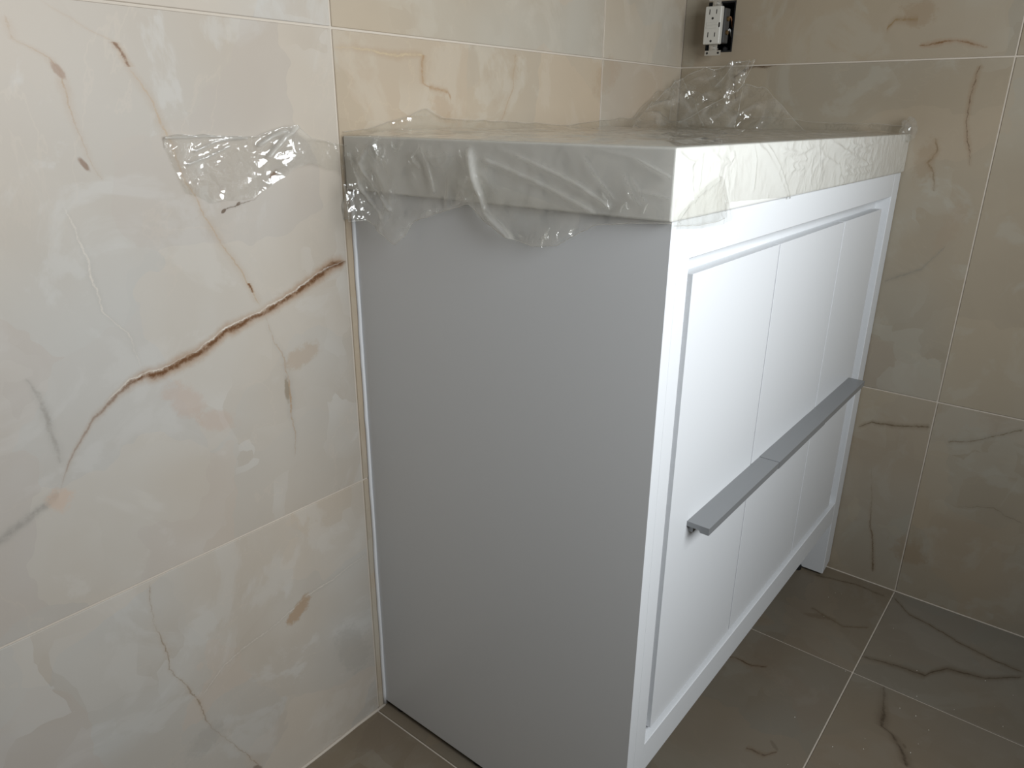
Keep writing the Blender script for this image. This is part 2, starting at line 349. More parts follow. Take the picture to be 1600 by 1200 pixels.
haze = kf.mapr(kf.noise(g.outputs['Position'], 14.0, 4, 0.6, 1.0), 0.45, 0.72, 0.01, 0.08, True)
at = kf.n('ShaderNodeAttribute'); at.attribute_name = 'fold'
haze = kf.math('ADD', haze, at.outputs['Fac'], clamp=True)
kf.link(haze, m0.inputs[0]); kf.link(tr.outputs[0], m0.inputs[1]); kf.link(hz.outputs[0], m0.inputs[2])
m1 = kf.n('ShaderNodeMixShader')
kf.link(fac, m1.inputs[0]); kf.link(m0.outputs[0], m1.inputs[1]); kf.link(gl.outputs[0], m1.inputs[2])
kf.link(m1.outputs[0], kf.out.inputs[0])
M['film'] = kf.m

# ---------------------------------------------------------------- mesh helpers
def bbox(bm, x0, x1, y0, y1, z0, z1, bev=0.0, seg=2):
    r = bmesh.ops.create_cube(bm, size=1.0)
    vs = r['verts']
    for v in vs:
        v.co = Vector(((x0 + x1) / 2 + v.co.x * (x1 - x0), (y0 + y1) / 2 + v.co.y * (y1 - y0), (z0 + z1) / 2 + v.co.z * (z1 - z0)))
    if bev:
        es = list({e for v in vs for e in v.link_edges})
        bmesh.ops.bevel(bm, geom=es, offset=bev, segments=seg, affect='EDGES', profile=0.5)

def prism(bm, poly, axis, a, b):
    """extrude a polygon (list of 2-D points on the two other axes) along an axis"""
    def mk(p, c):
        q = list(p); q.insert(axis, c)
        return bm.verts.new(q)
    A = [mk(p, a) for p in poly]; B = [mk(p, b) for p in poly]
    n = len(poly)
    bm.faces.new(A); bm.faces.new(list(reversed(B)))
    for i in range(n):
        bm.faces.new((A[i], B[i], B[(i + 1) % n], A[(i + 1) % n]))
    bmesh.ops.recalc_face_normals(bm, faces=bm.faces)

def cyl(bm, p, d, r, h, n=16, r2=None):
    d = Vector(d).normalized()
    rot = d.to_track_quat('Z', 'Y').to_matrix().to_4x4()
    from mathutils import Matrix
    m = Matrix.Translation(Vector(p) + d * (h / 2)) @ rot
    bmesh.ops.create_cone(bm, cap_ends=True, segments=n, radius1=r, radius2=r if r2 is None else r2, depth=h, matrix=m)

def tube(bm, pts, r, n=8):
    pts = [Vector(p) for p in pts]
    rings = []
    for i, p in enumerate(pts):
        d = (pts[min(i + 1, len(pts) - 1)] - pts[max(i - 1, 0)]).normalized()
        u = d.orthogonal().normalized(); w = d.cross(u)
        if rings:
            pu = rings[-1][1]
            u = (pu - d * pu.dot(d)).normalized(); w = d.cross(u)
        rings.append(([bm.verts.new(p + (u * math.cos(2 * PI * j / n) + w * math.sin(2 * PI * j / n)) * r) for j in range(n)], u))
    for a, b in zip(rings, rings[1:]):
        for j in range(n):
            bm.faces.new((a[0][j], a[0][(j + 1) % n], b[0][(j + 1) % n], b[0][j]))
    bm.faces.new(list(reversed(rings[0][0]))); bm.faces.new(rings[-1][0])

def obj(name, bm, mat, parent=None, smooth=False, origin=None):
    me = bpy.data.meshes.new(name)
    if origin is not None:
        bmesh.ops.translate(bm, verts=bm.verts, vec=-Vector(origin))
    bm.to_mesh(me); bm.free()
    if smooth:
        for p in me.polygons:
            p.use_smooth = True
    me.materials.append(M[mat])
    o = bpy.data.objects.new(name, me)
    C.objects.link(o)
    if origin is not None:
        o.location = origin
    if parent is not None:
        o.parent = parent
        o.matrix_parent_inverse = parent_world(parent).inverted()
    return o

def parent_world(o):
    from mathutils import Matrix
    m = Matrix.LocRotScale(o.location, o.rotation_euler, o.scale)
    if o.parent:
        m = parent_world(o.parent) @ o.matrix_parent_inverse @ m
    return m

def box(name, x0, x1, y0, y1, z0, z1, mat, parent=None, bev=0.0, seg=2):
    bm = bmesh.new()
    bbox(bm, x0, x1, y0, y1, z0, z1, bev, seg)
    return obj(name, bm, mat, parent)

def struct(o):
    o['kind'] = 'structure'
    return o

def thing(name, label, cat, loc):
    o = bpy.data.objects.new(name, None)
    o.empty_display_size = 0.05
    C.objects.link(o)
    o.location = loc
    o['label'] = label; o['category'] = cat
    return o

# ---------------------------------------------------------------- room shell
Z1, Z2 = 0.4264, 1.0264               # horizontal wall joints
XJ = (-0.0139, 0.5839)                # vertical joints of the left wall
YJ = (-0.5900,)                       # vertical joints of the right wall, carried on over the floor
G = 0.0013                            # half a joint
TH = 0.0016                           # how far the tile face stands proud of the grout
T = 0.12

floor = struct(box('floor', XR - T, XB + T, YF - T, T, -0.12, -TH, 'grout'))
wall_left = struct(box('wall_left', XR - T, XB + T, TH, T, -TH, ZC, 'grout'))
HOLE = (-0.1075, -0.0500, 1.0525, 1.1445)      # cut-out for the electrical box: y0 y1 z0 z1
bm = bmesh.new()
xg = XB + TH
for y0, y1, z0, z1 in ((YF - T, HOLE[0], -TH, ZC), (HOLE[1], TH, -TH, ZC), (HOLE[0], HOLE[1], -TH, HOLE[2]), (HOLE[0], HOLE[1], HOLE[3], ZC)):
    bbox(bm, xg, XB + T, y0, y1, z0, z1)
wall_right = struct(obj('wall_right', bm, 'grout'))
bm = bmesh.new()
for x0, x1, z0, z1 in ((XR - T, WIN[0], -TH, ZC), (WIN[1], XB + T, -TH, ZC), (WIN[0], WIN[1], -TH, WIN[2]), (WIN[0], WIN[1], WIN[3], ZC)):
    bbox(bm, x0, x1, YF - T, YF, z0, z1)
wall_front = struct(obj('wall_front', bm, 'paint'))
wall_back = struct(box('wall_back', XR - T, XR, YF, TH, -TH, ZC, 'paint'))
ceiling = struct(box('ceiling', XR - T, XB + T, YF - T, T, ZC, ZC + 0.1, 'paint'))
# window behind the camera
bm = bmesh.new()
f = 0.035
x0, x1, z0, z1 = WIN
for q in ((x0, x0 + f, z0, z1), (x1 - f, x1, z0, z1), (x0 + f, x1 - f, z0, z0 + f), (x0 + f, x1 - f, z1 - f, z1)):
    bbox(bm, q[0], q[1], YF - 0.09, YF - 0.03, q[2], q[3], 0.003, 1)
win = struct(obj('window_1', bm, 'frame'))
box('pane', x0 + f, x1 - f, YF - 0.063, YF - 0.059, z0 + f, z1 - f, 'glass', win)

def tile_mesh(bm, x0, x1, y0, y1, z0, z1):
    bbox(bm, x0, x1, y0, y1, z0, z1, 0.0007, 1)

def edges(lo, hi, fixed, step=0.5978):
    e = list(fixed)
    while e[0] - step > lo:
        e.insert(0, e[0] - step)
    while e[-1] + step < hi:
        e.append(e[-1] + step)
    return [lo] + e + [hi]

xe = edges(XR, XB, XJ)
ze = edges(0.0, ZC, (Z1, Z2), 0.60)
for j in range(len(ze) - 1):
    for i in range(len(xe) - 1):
        if xe[i + 1] < -1.0 and j > 2:
            continue
        bm = bmesh.new()
        x0, x1, z0, z1 = xe[i] + G, xe[i + 1] - G, ze[j] + G, ze[j + 1] - G
        tile_mesh(bm, x0, x1, 0.0, TH + 0.004, z0, z1)
        obj('tile', bm, 'tile_left_beige' if x0 > -0.02 else 'tile_left', wall_left)
ye = edges(YF, 0.0, YJ)
for j in range(len(ze) - 1):
    for i in range(len(ye) - 1):
        y0, y1, z0, z1 = ye[i] + G, ye[i + 1] - G, ze[j] + G, ze[j + 1] - G
        bm = bmesh.new()
        if y0 < HOLE[0] < y1 and z0 < HOLE[2] < z1:
            for a, b, c, d in ((y0, HOLE[0], z0, z1), (HOLE[1], y1, z0, z1), (HOLE[0], HOLE[1], z0, HOLE[2]), (HOLE[0], HOLE[1], HOLE[3], z1)):
                bbox(bm, XB, XB + TH + 0.004, a, b, c, d)
        else:
            tile_mesh(bm, XB, XB + TH + 0.004, y0, y1, z0, z1)
        obj('tile', bm, 'tile_right_shaded', wall_right)
fxe = edges(XR, XB, (-0.018, 0.5807))
for j in range(len(ye) - 1):
    for i in range(len(fxe) - 1):
        bm = bmesh.new()
        tile_mesh(bm, fxe[i] + G, fxe[i + 1] - G, ye[j] + G, ye[j + 1] - G, -TH - 0.004, 0.0)
        obj('tile', bm, 'tile_floor', floor)

# ---------------------------------------------------------------- vanity
D, H, VW = 0.4548, 0.8400, 0.8855
va = thing('vanity_cabinet', 'white bathroom vanity cabinet with plank drawer front and long grey bar handle', 'vanity', (VW / 2, -D / 2, 0))
ST = 0.0425                            # width of a front post
OZ0, OZ1 = 0.180, 0.800                # opening of the face frame
B = 0.0008
YB = -D + 0.05                         # back of the front posts
def side(x0, x1, ya):
    bm = bmesh.new()
    bbox(bm, x0, x1, ya, -0.0025, 0.010, H, 0.0003, 1)
    return obj('side_panel', bm, 'lacquer', va)
side(0.0, 0.018, -D); side(VW - 0.018, VW, YB)
# front posts that run down into legs; the outer lower edge of the far leg is cut at a slant
bm = bmesh.new(); bbox(bm, 0.018, ST, -D, YB, 0.010, H); obj('leg', bm, 'lacquer', va)
bm = bmesh.new(); prism(bm, [(VW, 0.018), (VW - ST, 0.0065), (VW - ST, H), (VW, H)], 1, -D, YB)
bmesh.ops.bevel(bm, geom=bm.edges[:], offset=B, segments=1, affect='EDGES'); obj('leg', bm, 'lacquer', va)
box('top_rail', ST, VW - ST, -D, YB, OZ1, H, 'lacquer', va, B, 1)
box('bottom_rail', ST, VW - ST, -D, YB, 0.132, OZ0, 'lacquer', va, B, 1)
box('recess_panel', ST, VW - ST, -D + 0.0235, -D + 0.036, OZ0, OZ1, 'lacquer', va)
box('bottom_panel', 0.018, VW - 0.018, YB, -0.0025, 0.135, 0.150, 'lacquer', va)
box('back_panel', 0.018, VW - 0.018, -0.012, -0.0025, 0.150, H, 'lacquer', va)
for (lx, ly) in ((VW - ST - 0.003, -0.402), (0.012, -0.20), (0.012, -0.03), (VW - 0.012, -0.03), (0.020, -D + 0.020)):
    bm = bmesh.new(); cyl(bm, (lx, ly, 0.0002), (0, 0, 1), 0.009, 0.0102, 16)
    obj('levelling_foot', bm, 'rubber', va)
# drawer front: three upright boards with chamfered long edges on a backing board
DX0, DX1, DZ0, DZ1 = 0.0662, 0.8118, 0.1852, 0.7805
YD = -D + 0.005
df_ = box('drawer_front', DX0 + 0.001, DX1 - 0.001, YD + 0.0125, YD + 0.018, DZ0 + 0.001, DZ1 - 0.001, 'lacquer', va)
gx = (DX0, 0.3135, 0.5920, DX1)
for i in range(3):
    a, b = gx[i], gx[i + 1]
    bm = bmesh.new()
    bbox(bm, a + (0.0018 if i > 0 else 0.0), b - (0.0018 if i < 2 else 0.0), YD, YD + 0.0122, DZ0, DZ1, 0.0004, 1)
    obj('plank', bm, 'lacquer', df_)
# bar handle: a flat plate with a turned-down lip, wrapped in three lengths of film sleeve
HX0, HX1, HZ, HY = 0.1145, 0.7880, 0.4706, -0.4782
def hprof(e=0.0):
    return [(YD + 0.0003, HZ + e), (HY - e, HZ + e), (HY - e, HZ - 0.0085 - e), (HY + 0.010 + e, HZ - 0.0085 - e), (HY + 0.012, HZ - 0.0055 - e), (YD + 0.0003, HZ - 0.0055 - e)]
bm = bmesh.new(); prism(bm, hprof(), 0, HX0, HX1)
bbox(bm, HX0 + 0.006, HX1 - 0.006, YD - 0.006, YD + 0.0003, HZ - 0.016, HZ - 0.0055)
ha = obj('handle', bm, 'metal', va)
for a, b, e in ((HX0 + 0.0, 0.345, 0.0005), (0.3455, 0.553, 0.0011), (0.5535, HX1, 0.0006)):
    bm = bmesh.new(); prism(bm, hprof(e), 0, a - 0.0004, b)
    obj('film_sleeve', bm, 'sleeve', ha)
# bead of caulk between side panel and tiled wall
bm = bmesh.new()
random.seed(4)
pts = [(-0.0012 + random.uniform(-0.0006, 0.0006), -0.0012, 0.004 + 0.832 * i / 40) for i in range(41)]
tube(bm, pts, 0.0030, 8)
cb = obj('caulk_bead', bm, 'caulk', va, True)
cb['label'] = 'thin white bead of caulk down the back edge'
va_top = H
# floor-wall caulk lines
bm = bmesh.new()
tube(bm, [(x, -0.0006 + random.uniform(-0.0008, 0.0004), 0.0006) for x in np.linspace(XR, -0.002, 60)], 0.0028, 6)
struct(obj('trim_1', bm, 'grout', None, True))
bm = bmesh.new()
tube(bm, [(XB - 0.0002, y, 0.0004) for y in np.linspace(YF, -0.002, 40)], 0.0016, 6)
struct(obj('trim_2', bm, 'grout', None, True))

# ---------------------------------------------------------------- counter top
CX0, CX1, CY0, CZ0, CZ1 = -0.0089, 0.8866, -0.4584, 0.8402, 0.9052
bm = bmesh.new()
bbox(bm, CX0, CX1, CY0, -0.0012, CZ0, CZ1, 0.0022, 3)
obj('countertop', bm, 'ceramic').update_tag()
ct = bpy.data.objects['countertop']
ct['label'] = 'thick white countertop with square edge lying on the vanity under clear film'
ct['category'] = 'countertop'

# ---------------------------------------------------------------- clear film over the counter
def interp(tab, x):
    tab = sorted(tab)
    return float(np.interp(x, [a for a, _ in tab], [b for _, b in tab]))
def rid(p, f, seed=0.0):
    return 1.0 - 2.0 * abs(noise.noise(Vector((p[0] * f + seed, p[1] * f - seed, p[2] * f + 2 * seed))))
def nz(p, f, seed=0.0):
    return noise.noise(Vector((p[0] * f + seed, p[1] * f + 1.7 * seed, p[2] * f - seed)))
def cre(u, v, lines):
    """height of laid-out creases at (u, v)"""
    h = 0.0
    for pts, wd, ht in lines:
        best = 9.0
        for (a, b), (c, d) in zip(pts, pts[1:]):
            dx, dy = c - a, d - b
            L = dx * dx + dy * dy
            s = min(1.0, max(0.0, ((u - a) * dx + (v - b) * dy) / L))
            e = math.hypot(u - a - s * dx, v - b - s * dy)
            best = min(best, e)
        if best < wd * 3:
            h += ht * math.exp(-(best / wd) ** 2)
    return h
SIDE_LOW = [(-0.002, 0.8040), (-0.0378, 0.8086), (-0.0611, 0.7989), (-0.1004, 0.7818), (-0.118, 0.796), (-0.13, 0.8129), (-0.162, 0.8231), (-0.2167, 0.8394), (-0.2324, 0.8256), (-0.2669, 0.8097), (-0.3016, 0.802), (-0.3345, 0.8057), (-0.3536, 0.8186), (-0.3794, 0.8311), (-0.4215, 0.8370), (-0.4606, 0.8400)]
FRONT_LOW = [(-0.0124, 0.838), (0.0412, 0.8333), (0.0848, 0.8325), (0.1080, 0.835), (0.1150, 0.8490), (0.1805, 0.8464), (0.2600, 0.8424), (0.28, 0.8385), (0.3034, 0.8422), (0.5163, 0.8408), (0.89, 0.8403)]
SCR = [([(-0.2577, 0.8983), (-0.316, 0.8819), (-0.359, 0.8672), (-0.3927, 0.8504)], 0.0024, 0.0034), ([(-0.2401, 0.8861), (-0.3084, 0.8672), (-0.375, 0.8441)], 0.0030, 0.0030),
       ([(-0.3645, 0.904), (-0.4171, 0.8961), (-0.4552, 0.8802)], 0.0018, 0.0026), ([(-0.3628, 0.894), (-0.3805, 0.8744), (-0.3978, 0.859)], 0.0014, 0.0022),
       ([(-0.4081, 0.8805), (-0.4212, 0.8595), (-0.4269, 0.8542)], 0.0014, 0.0020), ([(-0.418, 0.876), (-0.432, 0.858)], 0.0014, 0.0018), ([(-0.1398, 0.8994), (-0.1521, 0.8791), (-0.163, 0.8481)], 0.0022, 0.0036),
       ([(-0.2176, 0.8951), (-0.2264, 0.8658), (-0.2398, 0.833), (-0.2757, 0.8079)], 0.0040, 0.0060), ([(-0.0705, 0.9118), (-0.0516, 0.8932), (-0.042, 0.8781)], 0.0024, 0.0040),
       ([(-0.0739, 0.8117), (-0.0408, 0.84), (-0.0149, 0.8846)], 0.0026, 0.0036), ([(-0.09, 0.822), (-0.055, 0.850), (-0.035, 0.880)], 0.0020, 0.003), ([(-0.455, 0.862), (-0.430, 0.866)], 0.0014, 0.0016)]
FCR = [([(0.1744, 0.9043), (0.2257, 0.8759), (0.2712, 0.8425)], 0.0050, 0.0032), ([(0.1921, 0.9059), (0.2475, 0.8713), (0.2846, 0.8414)], 0.0040, 0.0030),
       ([(0.0403, 0.9101), (0.0729, 0.892), (0.1043, 0.8878), (0.1096, 0.8967)], 0.0024, 0.0018), ([(-0.0158, 0.9033), (0.0113, 0.8916), (0.036, 0.899), (0.0765, 0.9065)], 0.0022, 0.0022),
       ([(-0.0043, 0.8422), (0.0245, 0.8597), (0.0775, 0.8739)], 0.0026, 0.0026), ([(0.2443, 0.8959), (0.2998, 0.8907), (0.3782, 0.9021)], 0.0028, 0.0020),
       ([(0.4164, 0.9044), (0.5166, 0.8812), (0.6089, 0.8671)], 0.0040, 0.0024), ([(0.4003, 0.8835), (0.4624, 0.8706), (0.5063, 0.8452)], 0.0030, 0.0018),
       ([(0.5104, 0.865), (0.5761, 0.8639), (0.6463, 0.8655)], 0.0022, 0.0018), ([(0.5156, 0.8561), (0.6357, 0.8537)], 0.0020, 0.0018), ([(0.5075, 0.8969), (0.5761, 0.8909), (0.6616, 0.8982)], 0.0024, 0.0018),
       ([(0.2811, 0.8827), (0.3304, 0.8837)], 0.0024, 0.0018), ([(0.285, 0.8731), (0.3256, 0.8734)], 0.0022, 0.0018), ([(0.1547, 0.911), (0.1708, 0.8883), (0.1715, 0.8586)], 0.0024, 0.0016),
       ([(0.036, 0.899), (0.0344, 0.8764), (0.0301, 0.8651)], 0.0024, 0.0016), ([(0.012, 0.893), (0.020, 0.868), (0.030, 0.852)], 0.002, 0.0018), ([(0.50, 0.886), (0.62, 0.884)], 0.002, 0.0014), ([(0.47, 0.87), (0.485, 0.845)], 0.004, 0.0016)]
BACK_A = [(-0.009, 0.003), (0.0325, 0.007), (0.0885, 0.020), (0.1367, 0.031), (0.165, 0.020), (0.2148, 0.016), (0.3031, 0.016), (0.40, 0.012), (0.4779, 0.008), (0.5584, 0.016), (0.6952, 0.021), (0.7239, 0.040), (0.771, 0.062), (0.8213, 0.080), (0.89, 0.085)]
BACK_B = [(0.0, 0.08), (-0.05, 0.07), (-0.15, 0.03), (-0.25, 0.022), (-0.3472, 0.016), (-0.42, 0.015), (-0.46, 0.012)]

V, F, FO, CR = [], [], [], []
def grid(nu, nv, fn):
    base = len(V)
    for i in range(nu + 1):
        for j in range(nv + 1):
            q = fn(i / nu, j / nv)
            V.append(q[:3]); FO.append(q[3] if len(q) > 3 else 0.0); CR.append(q[4] if len(q) > 4 else 0.0)
    for i in range(nu):
        for j in range(nv):
            a = base + i * (nv + 1) + j
            F.append((a, a + nv + 1, a + nv + 2, a + 1))

def top_z(x, y):
    h = 0.0016 + 0.0035 * max(0.0, rid((x, y * 2.2, 0), 9, 3.1) - 0.25) + 0.0018 * max(0, rid((x, y, 0), 23, 1.3))
    edge = min(1.0, (x - CX0) / 0.03, (y - CY0) / 0.03)
    h = 0.0012 + (h - 0.0012) * max(0.0, edge)
    # rise towards the back wall
    b = max(0.0, 1.0 - (-y) / 0.16)
    h += 0.45 * interp(BACK_A, x) * b ** 2 * (0.7 + 0.5 * nz((x, y, 0.3), 16, 2.0))
    return CZ1 + max(0.0008, h)
def spots(u, v, tab):
    return min(1.0, sum(w * math.exp(-((u - a) / r) ** 2 - ((v - b) / r2) ** 2) for a, b, r, r2, w in tab))
SSP = [(-0.065, 0.885, 0.014, 0.016, 1.0), (-0.095, 0.820, 0.030, 0.012, 0.9), (-0.035, 0.825, 0.016, 0.016, 1.0), (-0.322, 0.812, 0.035, 0.009, 1.0), (-0.16, 0.838, 0.016, 0.010, 0.7), (-0.20, 0.852, 0.012, 0.012, 0.6), (-0.398, 0.850, 0.010, 0.012, 0.7), (-0.12, 0.872, 0.010, 0.02, 0.5)]
BSP = [(0.105, 0.928, 0.030, 0.010, 1.0), (0.20, 0.918, 0.014, 0.008, 0.9), (0.27, 0.914, 0.04, 0.008, 0.5)]
NX, NY = 230, 120
YE, XE = -0.010, 0.872
grid(NX, NY, lambda s, t: (CX0 - 0.0012 + (XE - CX0) * s, CY0 - 0.0012 + (YE - CY0 + 0.0012) * t, top_z(CX0 + (XE - CX0) * s, CY0 + (YE - CY0) * t)))
# strip standing up against the left wall
def up_a(s, t):
    x = CX0 + (XE - CX0) * s
    h0 = top_z(x, YE) - CZ1
    h = interp(BACK_A, x) * (1 + 0.18 * nz((x, 0, 0), 30, 4.4)) + 0.0015
    z = CZ1 + h0 + (max(h, h0 + 0.001) - h0) * t
    y = YE + t * 0.004 + 0.0035 * nz((x, z, 0.7), 28, 6.0) * t + 0.002 * rid((x, z, 0), 60, 2.0) * t
    return (x, min(y, -0.0015), z, 0.0, spots(x, z, BSP))
grid(NX, 16, up_a)
# strip standing up against the right wall
def up_b(s, t):
    y = CY0 + (YE - CY0) * s
    h0 = top_z(XE, y) - CZ1
    h = interp(BACK_B, y) * (1 + 0.2 * nz((0, y, 0), 26, 8.4))
    z = CZ1 + h0 + (max(h, h0 + 0.001) - h0) * t
    x = XE + t * 0.008 + 0.005 * nz((y, z, 0.2), 30, 1.0) * t
    return (min(x, XB - 0.002), y, z)
grid(110, 14, up_b)
# flap over the near side
def side_flap(s, t):
    y = -0.0025 + (CY0 - 0.0015 + 0.0025) * s
    lo = interp(SIDE_LOW, y) + 0.0012 * nz((y, 0, 0), 90, 1.0)
    z = CZ1 + 0.0014 - (CZ1 + 0.0014 - lo) * t
    k = min(1.0, t * 4)
    loose = 1.0 if y > -0.24 else max(0.25, 1.0 - (-0.24 - y) / 0.05)
    off = 0.0014 + cre(y, z, SCR) * k
    off += loose * k * (0.0052 * max(0.0, rid((y * 1.6, z * 0.7, 0.4), 17, 5.0) - 0.15) + 0.0024 * max(0.0, rid((y, z, 0), 42, 2.2) - 0.1))
    off += (1 - loose) * k * 0.0012 * max(0, rid((y, z, 0), 45, 7.0))
    if z < CZ0:
        off += (CZ0 - z) * (0.10 + 0.25 * nz((y, z, 0), 22, 3.0)) * loose
    return (CX0 - off, y, z, (0.06 * loose + min(0.42, 150 * cre(y, z, SCR)) + 0.45 * loose * max(0.0, rid((y * 1.6, z * 0.7, 0.4), 17, 5.0) - 0.2) + 0.10 * max(0, t - 0.94) / 0.06) * k, spots(y, z, SSP))
grid(190, 56, side_flap)
# a second layer folded back under the near side flap
def side_fold(s, t):
    y = -0.20 - 0.165 * s
    lo = interp(SIDE_LOW, y) + 0.002
    z = 0.872 - 0.03 * s - (0.872 - 0.03 * s - lo) * t
    off = 0.0040 + 0.006 * max(0, rid((y, z, 0.9), 24, 9.0)) + 0.05 * max(0, CZ0 - z) * 1.4
    return (CX0 - off, y, z)
grid(60, 24, side_fold)
# flap over the front
def front_flap(s, t):
    x = CX0 - 0.0014 + (CX1 - CX0) * s
    lo = interp(FRONT_LOW, x) + 0.0006 * nz((x, 0, 0), 80, 3.0)
    z = CZ1 + 0.0014 - (CZ1 + 0.0014 - lo) * t
    k = min(1.0, t * 5)
    near = max(0.0, 1.0 - x / 0.12)
    off = 0.0013 + 1.5 * cre(x, z, FCR) * k + k * near * (0.0018 * max(0, rid((x, z * 0.6, 0.1), 34, 5.0) - 0.1) + 0.0006 * max(0, rid((x, z, 0), 80, 1.0)))
    off += k * 0.0010 * max(0, rid((x * 0.6, z, 0), 36, 4.0) - 0.3)
    if z < CZ0:
        off += (CZ0 - z) * 0.25
    return (x, CY0 - off, z, 0.0)
grid(260, 40, front_flap)
# gathered corner fold lying against the front near the square corner
def corner_fold(s, t):
    x = -0.008 + 0.120 * s
    zt = 0.846 + 0.034 * math.sin(min(1.0, s * 1.05) * PI / 2)
    lo = interp(FRONT_LOW, x) - 0.003
    zt = lo + (zt - lo) * (1.0 - 0.92 * max(0.0, (s - 0.70) / 0.30) ** 1.6)
    z = zt - (zt - lo) * t
    off = 0.004 + 0.0016 * max(0, rid((x * 1.3, z * 0.8, 0.6), 32, 6.5)) + 0.004 * s * t
    return (x, CY0 - off, z)
grid(56, 26, corner_fold)
# small stiff pleats standing out of the near side flap
HV = Vector((-0.38, -0.90, 0.20)).normalized()
def pleat(pts, wd, seed, hz=0.20):
    n = 20
    a = np.array(pts, float)
    tt = np.linspace(0, len(a) - 1, n + 1)
    ys = np.interp(tt, range(len(a)), a[:, 0]); zs = np.interp(tt, range(len(a)), a[:, 1])
    d = Vector((0, ys[-1] - ys[0], zs[-1] - zs[0])).normalized()
    o = d.cross(HV).normalized()
    if o.x > 0:
        o = -o
    def fn(s, t):
        i = int(round(s * n))
        y, z = ys[i], zs[i]
        w = wd * (0.35 + 0.65 * math.sin(PI * min(1.0, max(0.0, s)))) * (1 + 0.5 * nz((y, z, seed), 130, seed))
        e = 0.0010 * nz((y * 2, z * 2, t), 160, seed)
        base = CX0 - 0.0030 - (CZ0 - z) * 0.1 * (z < CZ0)
        return (base + o.x * w * t + 0.4 * e, y + o.y * w * t + 0.9 * e, z + o.z * w * t, hz, 0.25)
    grid(n, 3, fn)
for i, (pts, wd) in enumerate([
    ([(-0.0727, 0.9030), (-0.0671, 0.8980), (-0.0704, 0.8842)], 0.005), ([(-0.1536, 0.8792), (-0.159, 0.8621), (-0.1644, 0.8462)], 0.0025),
    ([(-0.206, 0.8538), (-0.2077, 0.843)], 0.003), ([(-0.3176, 0.8066), (-0.3239, 0.8157), (-0.3269, 0.8238)], 0.004),
    ([(-0.217, 0.8918), (-0.225, 0.8724), (-0.2321, 0.8528), (-0.2411, 0.8299), (-0.2592, 0.8159)], 0.004),
    ([(-0.3857, 0.863), (-0.3918, 0.8564)], 0.0025), ([(-0.1413, 0.8960), (-0.1302, 0.8852), (-0.1399, 0.8716)], 0.004),
    ([(-0.1155, 0.9000), (-0.0984, 0.8881)], 0.004), ([(-0.4135, 0.8649), (-0.4181, 0.8583)], 0.002), ([(-0.4356, 0.8561), (-0.4318, 0.8461)], 0.002)]):
    pleat(pts, wd, 1.0 + i)
rp = random.Random(11)
for (cy, cz, sy, sz, m) in [(-0.325, 0.8105, 0.024, 0.003, 7), (-0.345, 0.8160, 0.010, 0.003, 4), (-0.082, 0.832, 0.016, 0.008, 7), (-0.070, 0.822, 0.012, 0.006, 5), (-0.068, 0.885, 0.004, 0.010, 6), (-0.150, 0.820, 0.010, 0.003, 5),
                            (-0.206, 0.846, 0.006, 0.005, 4), (-0.055, 0.858, 0.010, 0.008, 5), (-0.120, 0.800, 0.014, 0.004, 3), (-0.185, 0.880, 0.02, 0.012, 3), (-0.105, 0.872, 0.015, 0.012, 4), (-0.396, 0.850, 0.008, 0.004, 3)]:
    for q in range(m):
        y, z = rp.gauss(cy, sy), rp.gauss(cz, sz)
        z = max(z, interp(SIDE_LOW, y) + 0.003)
        L, an = rp.uniform(0.004, 0.010), rp.gauss(0, 0.45)
        pleat([(y - L / 2 * math.sin(an), z - L / 2 * math.cos(an)), (y + L / 2 * math.sin(an), min(z + L / 2 * math.cos(an), CZ1 - 0.002))], rp.uniform(0.0014, 0.0040), rp.uniform(1, 30), 0.22)
# length clinging to the left wall beyond the counter
LOW = [(-0.2365, 0.897), (-0.2328, 0.8849), (-0.2227, 0.8523), (-0.196, 0.8369), (-0.1407, 0.8395), (-0.0937, 0.870), (-0.0747, 0.8781), (-0.0203, 0.8615), (-0.006, 0.852)]
UPP = [(-0.2365, 0.9075), (-0.2069, 0.9094), (-0.1634, 0.9069), (-0.1323, 0.905), (-0.1063, 0.915), (-0.0845, 0.9183), (-0.0637, 0.9039), (-0.0362, 0.8998), (-0.0125, 0.8940), (-0.006, 0.893)]
WCR = [([(-0.236, 0.9065), (-0.19, 0.9075), (-0.144, 0.9050)], 0.0016, 0.0030), ([(-0.205, 0.893), (-0.18, 0.902), (-0.15, 0.905)], 0.0016, 0.0026), ([(-0.215, 0.880), (-0.19, 0.887), (-0.165, 0.897)], 0.0016, 0.0024),
       ([(-0.13, 0.897), (-0.115, 0.906), (-0.10, 0.912)], 0.0020, 0.0040), ([(-0.12, 0.885), (-0.10, 0.905), (-0.085, 0.916)], 0.002, 0.004)]
def wall_film(s, t):
    x = -0.2365 + 0.2305 * s
    a, b = interp(UPP, x), interp(LOW, x)
    a += 0.0015 * nz((x, 0, 0), 70, 2.0); b += 0.003 * nz((x, 0, 0), 60, 9.0)
    z = a + (b - a) * t
    off = 0.0016 + cre(x, z, WCR) + 0.0008 * max(0, rid((x, z, 0), 40, 3.0))
    bul = math.exp(-((x + 0.085) / 0.035) ** 2)
    off += bul * (0.012 + 0.003 * max(0, rid((x, z, 0.2), 38, 4.0)) + 0.001 * rid((x, z, 0), 90, 1.0))
    off += 0.006 * max(0.0, (x + 0.05) / 0.044)
    return (x, -off, z, min(0.45, 170 * cre(x, z, WCR)) + 0.22 * bul, 0.06)
grid(110, 46, wall_film)
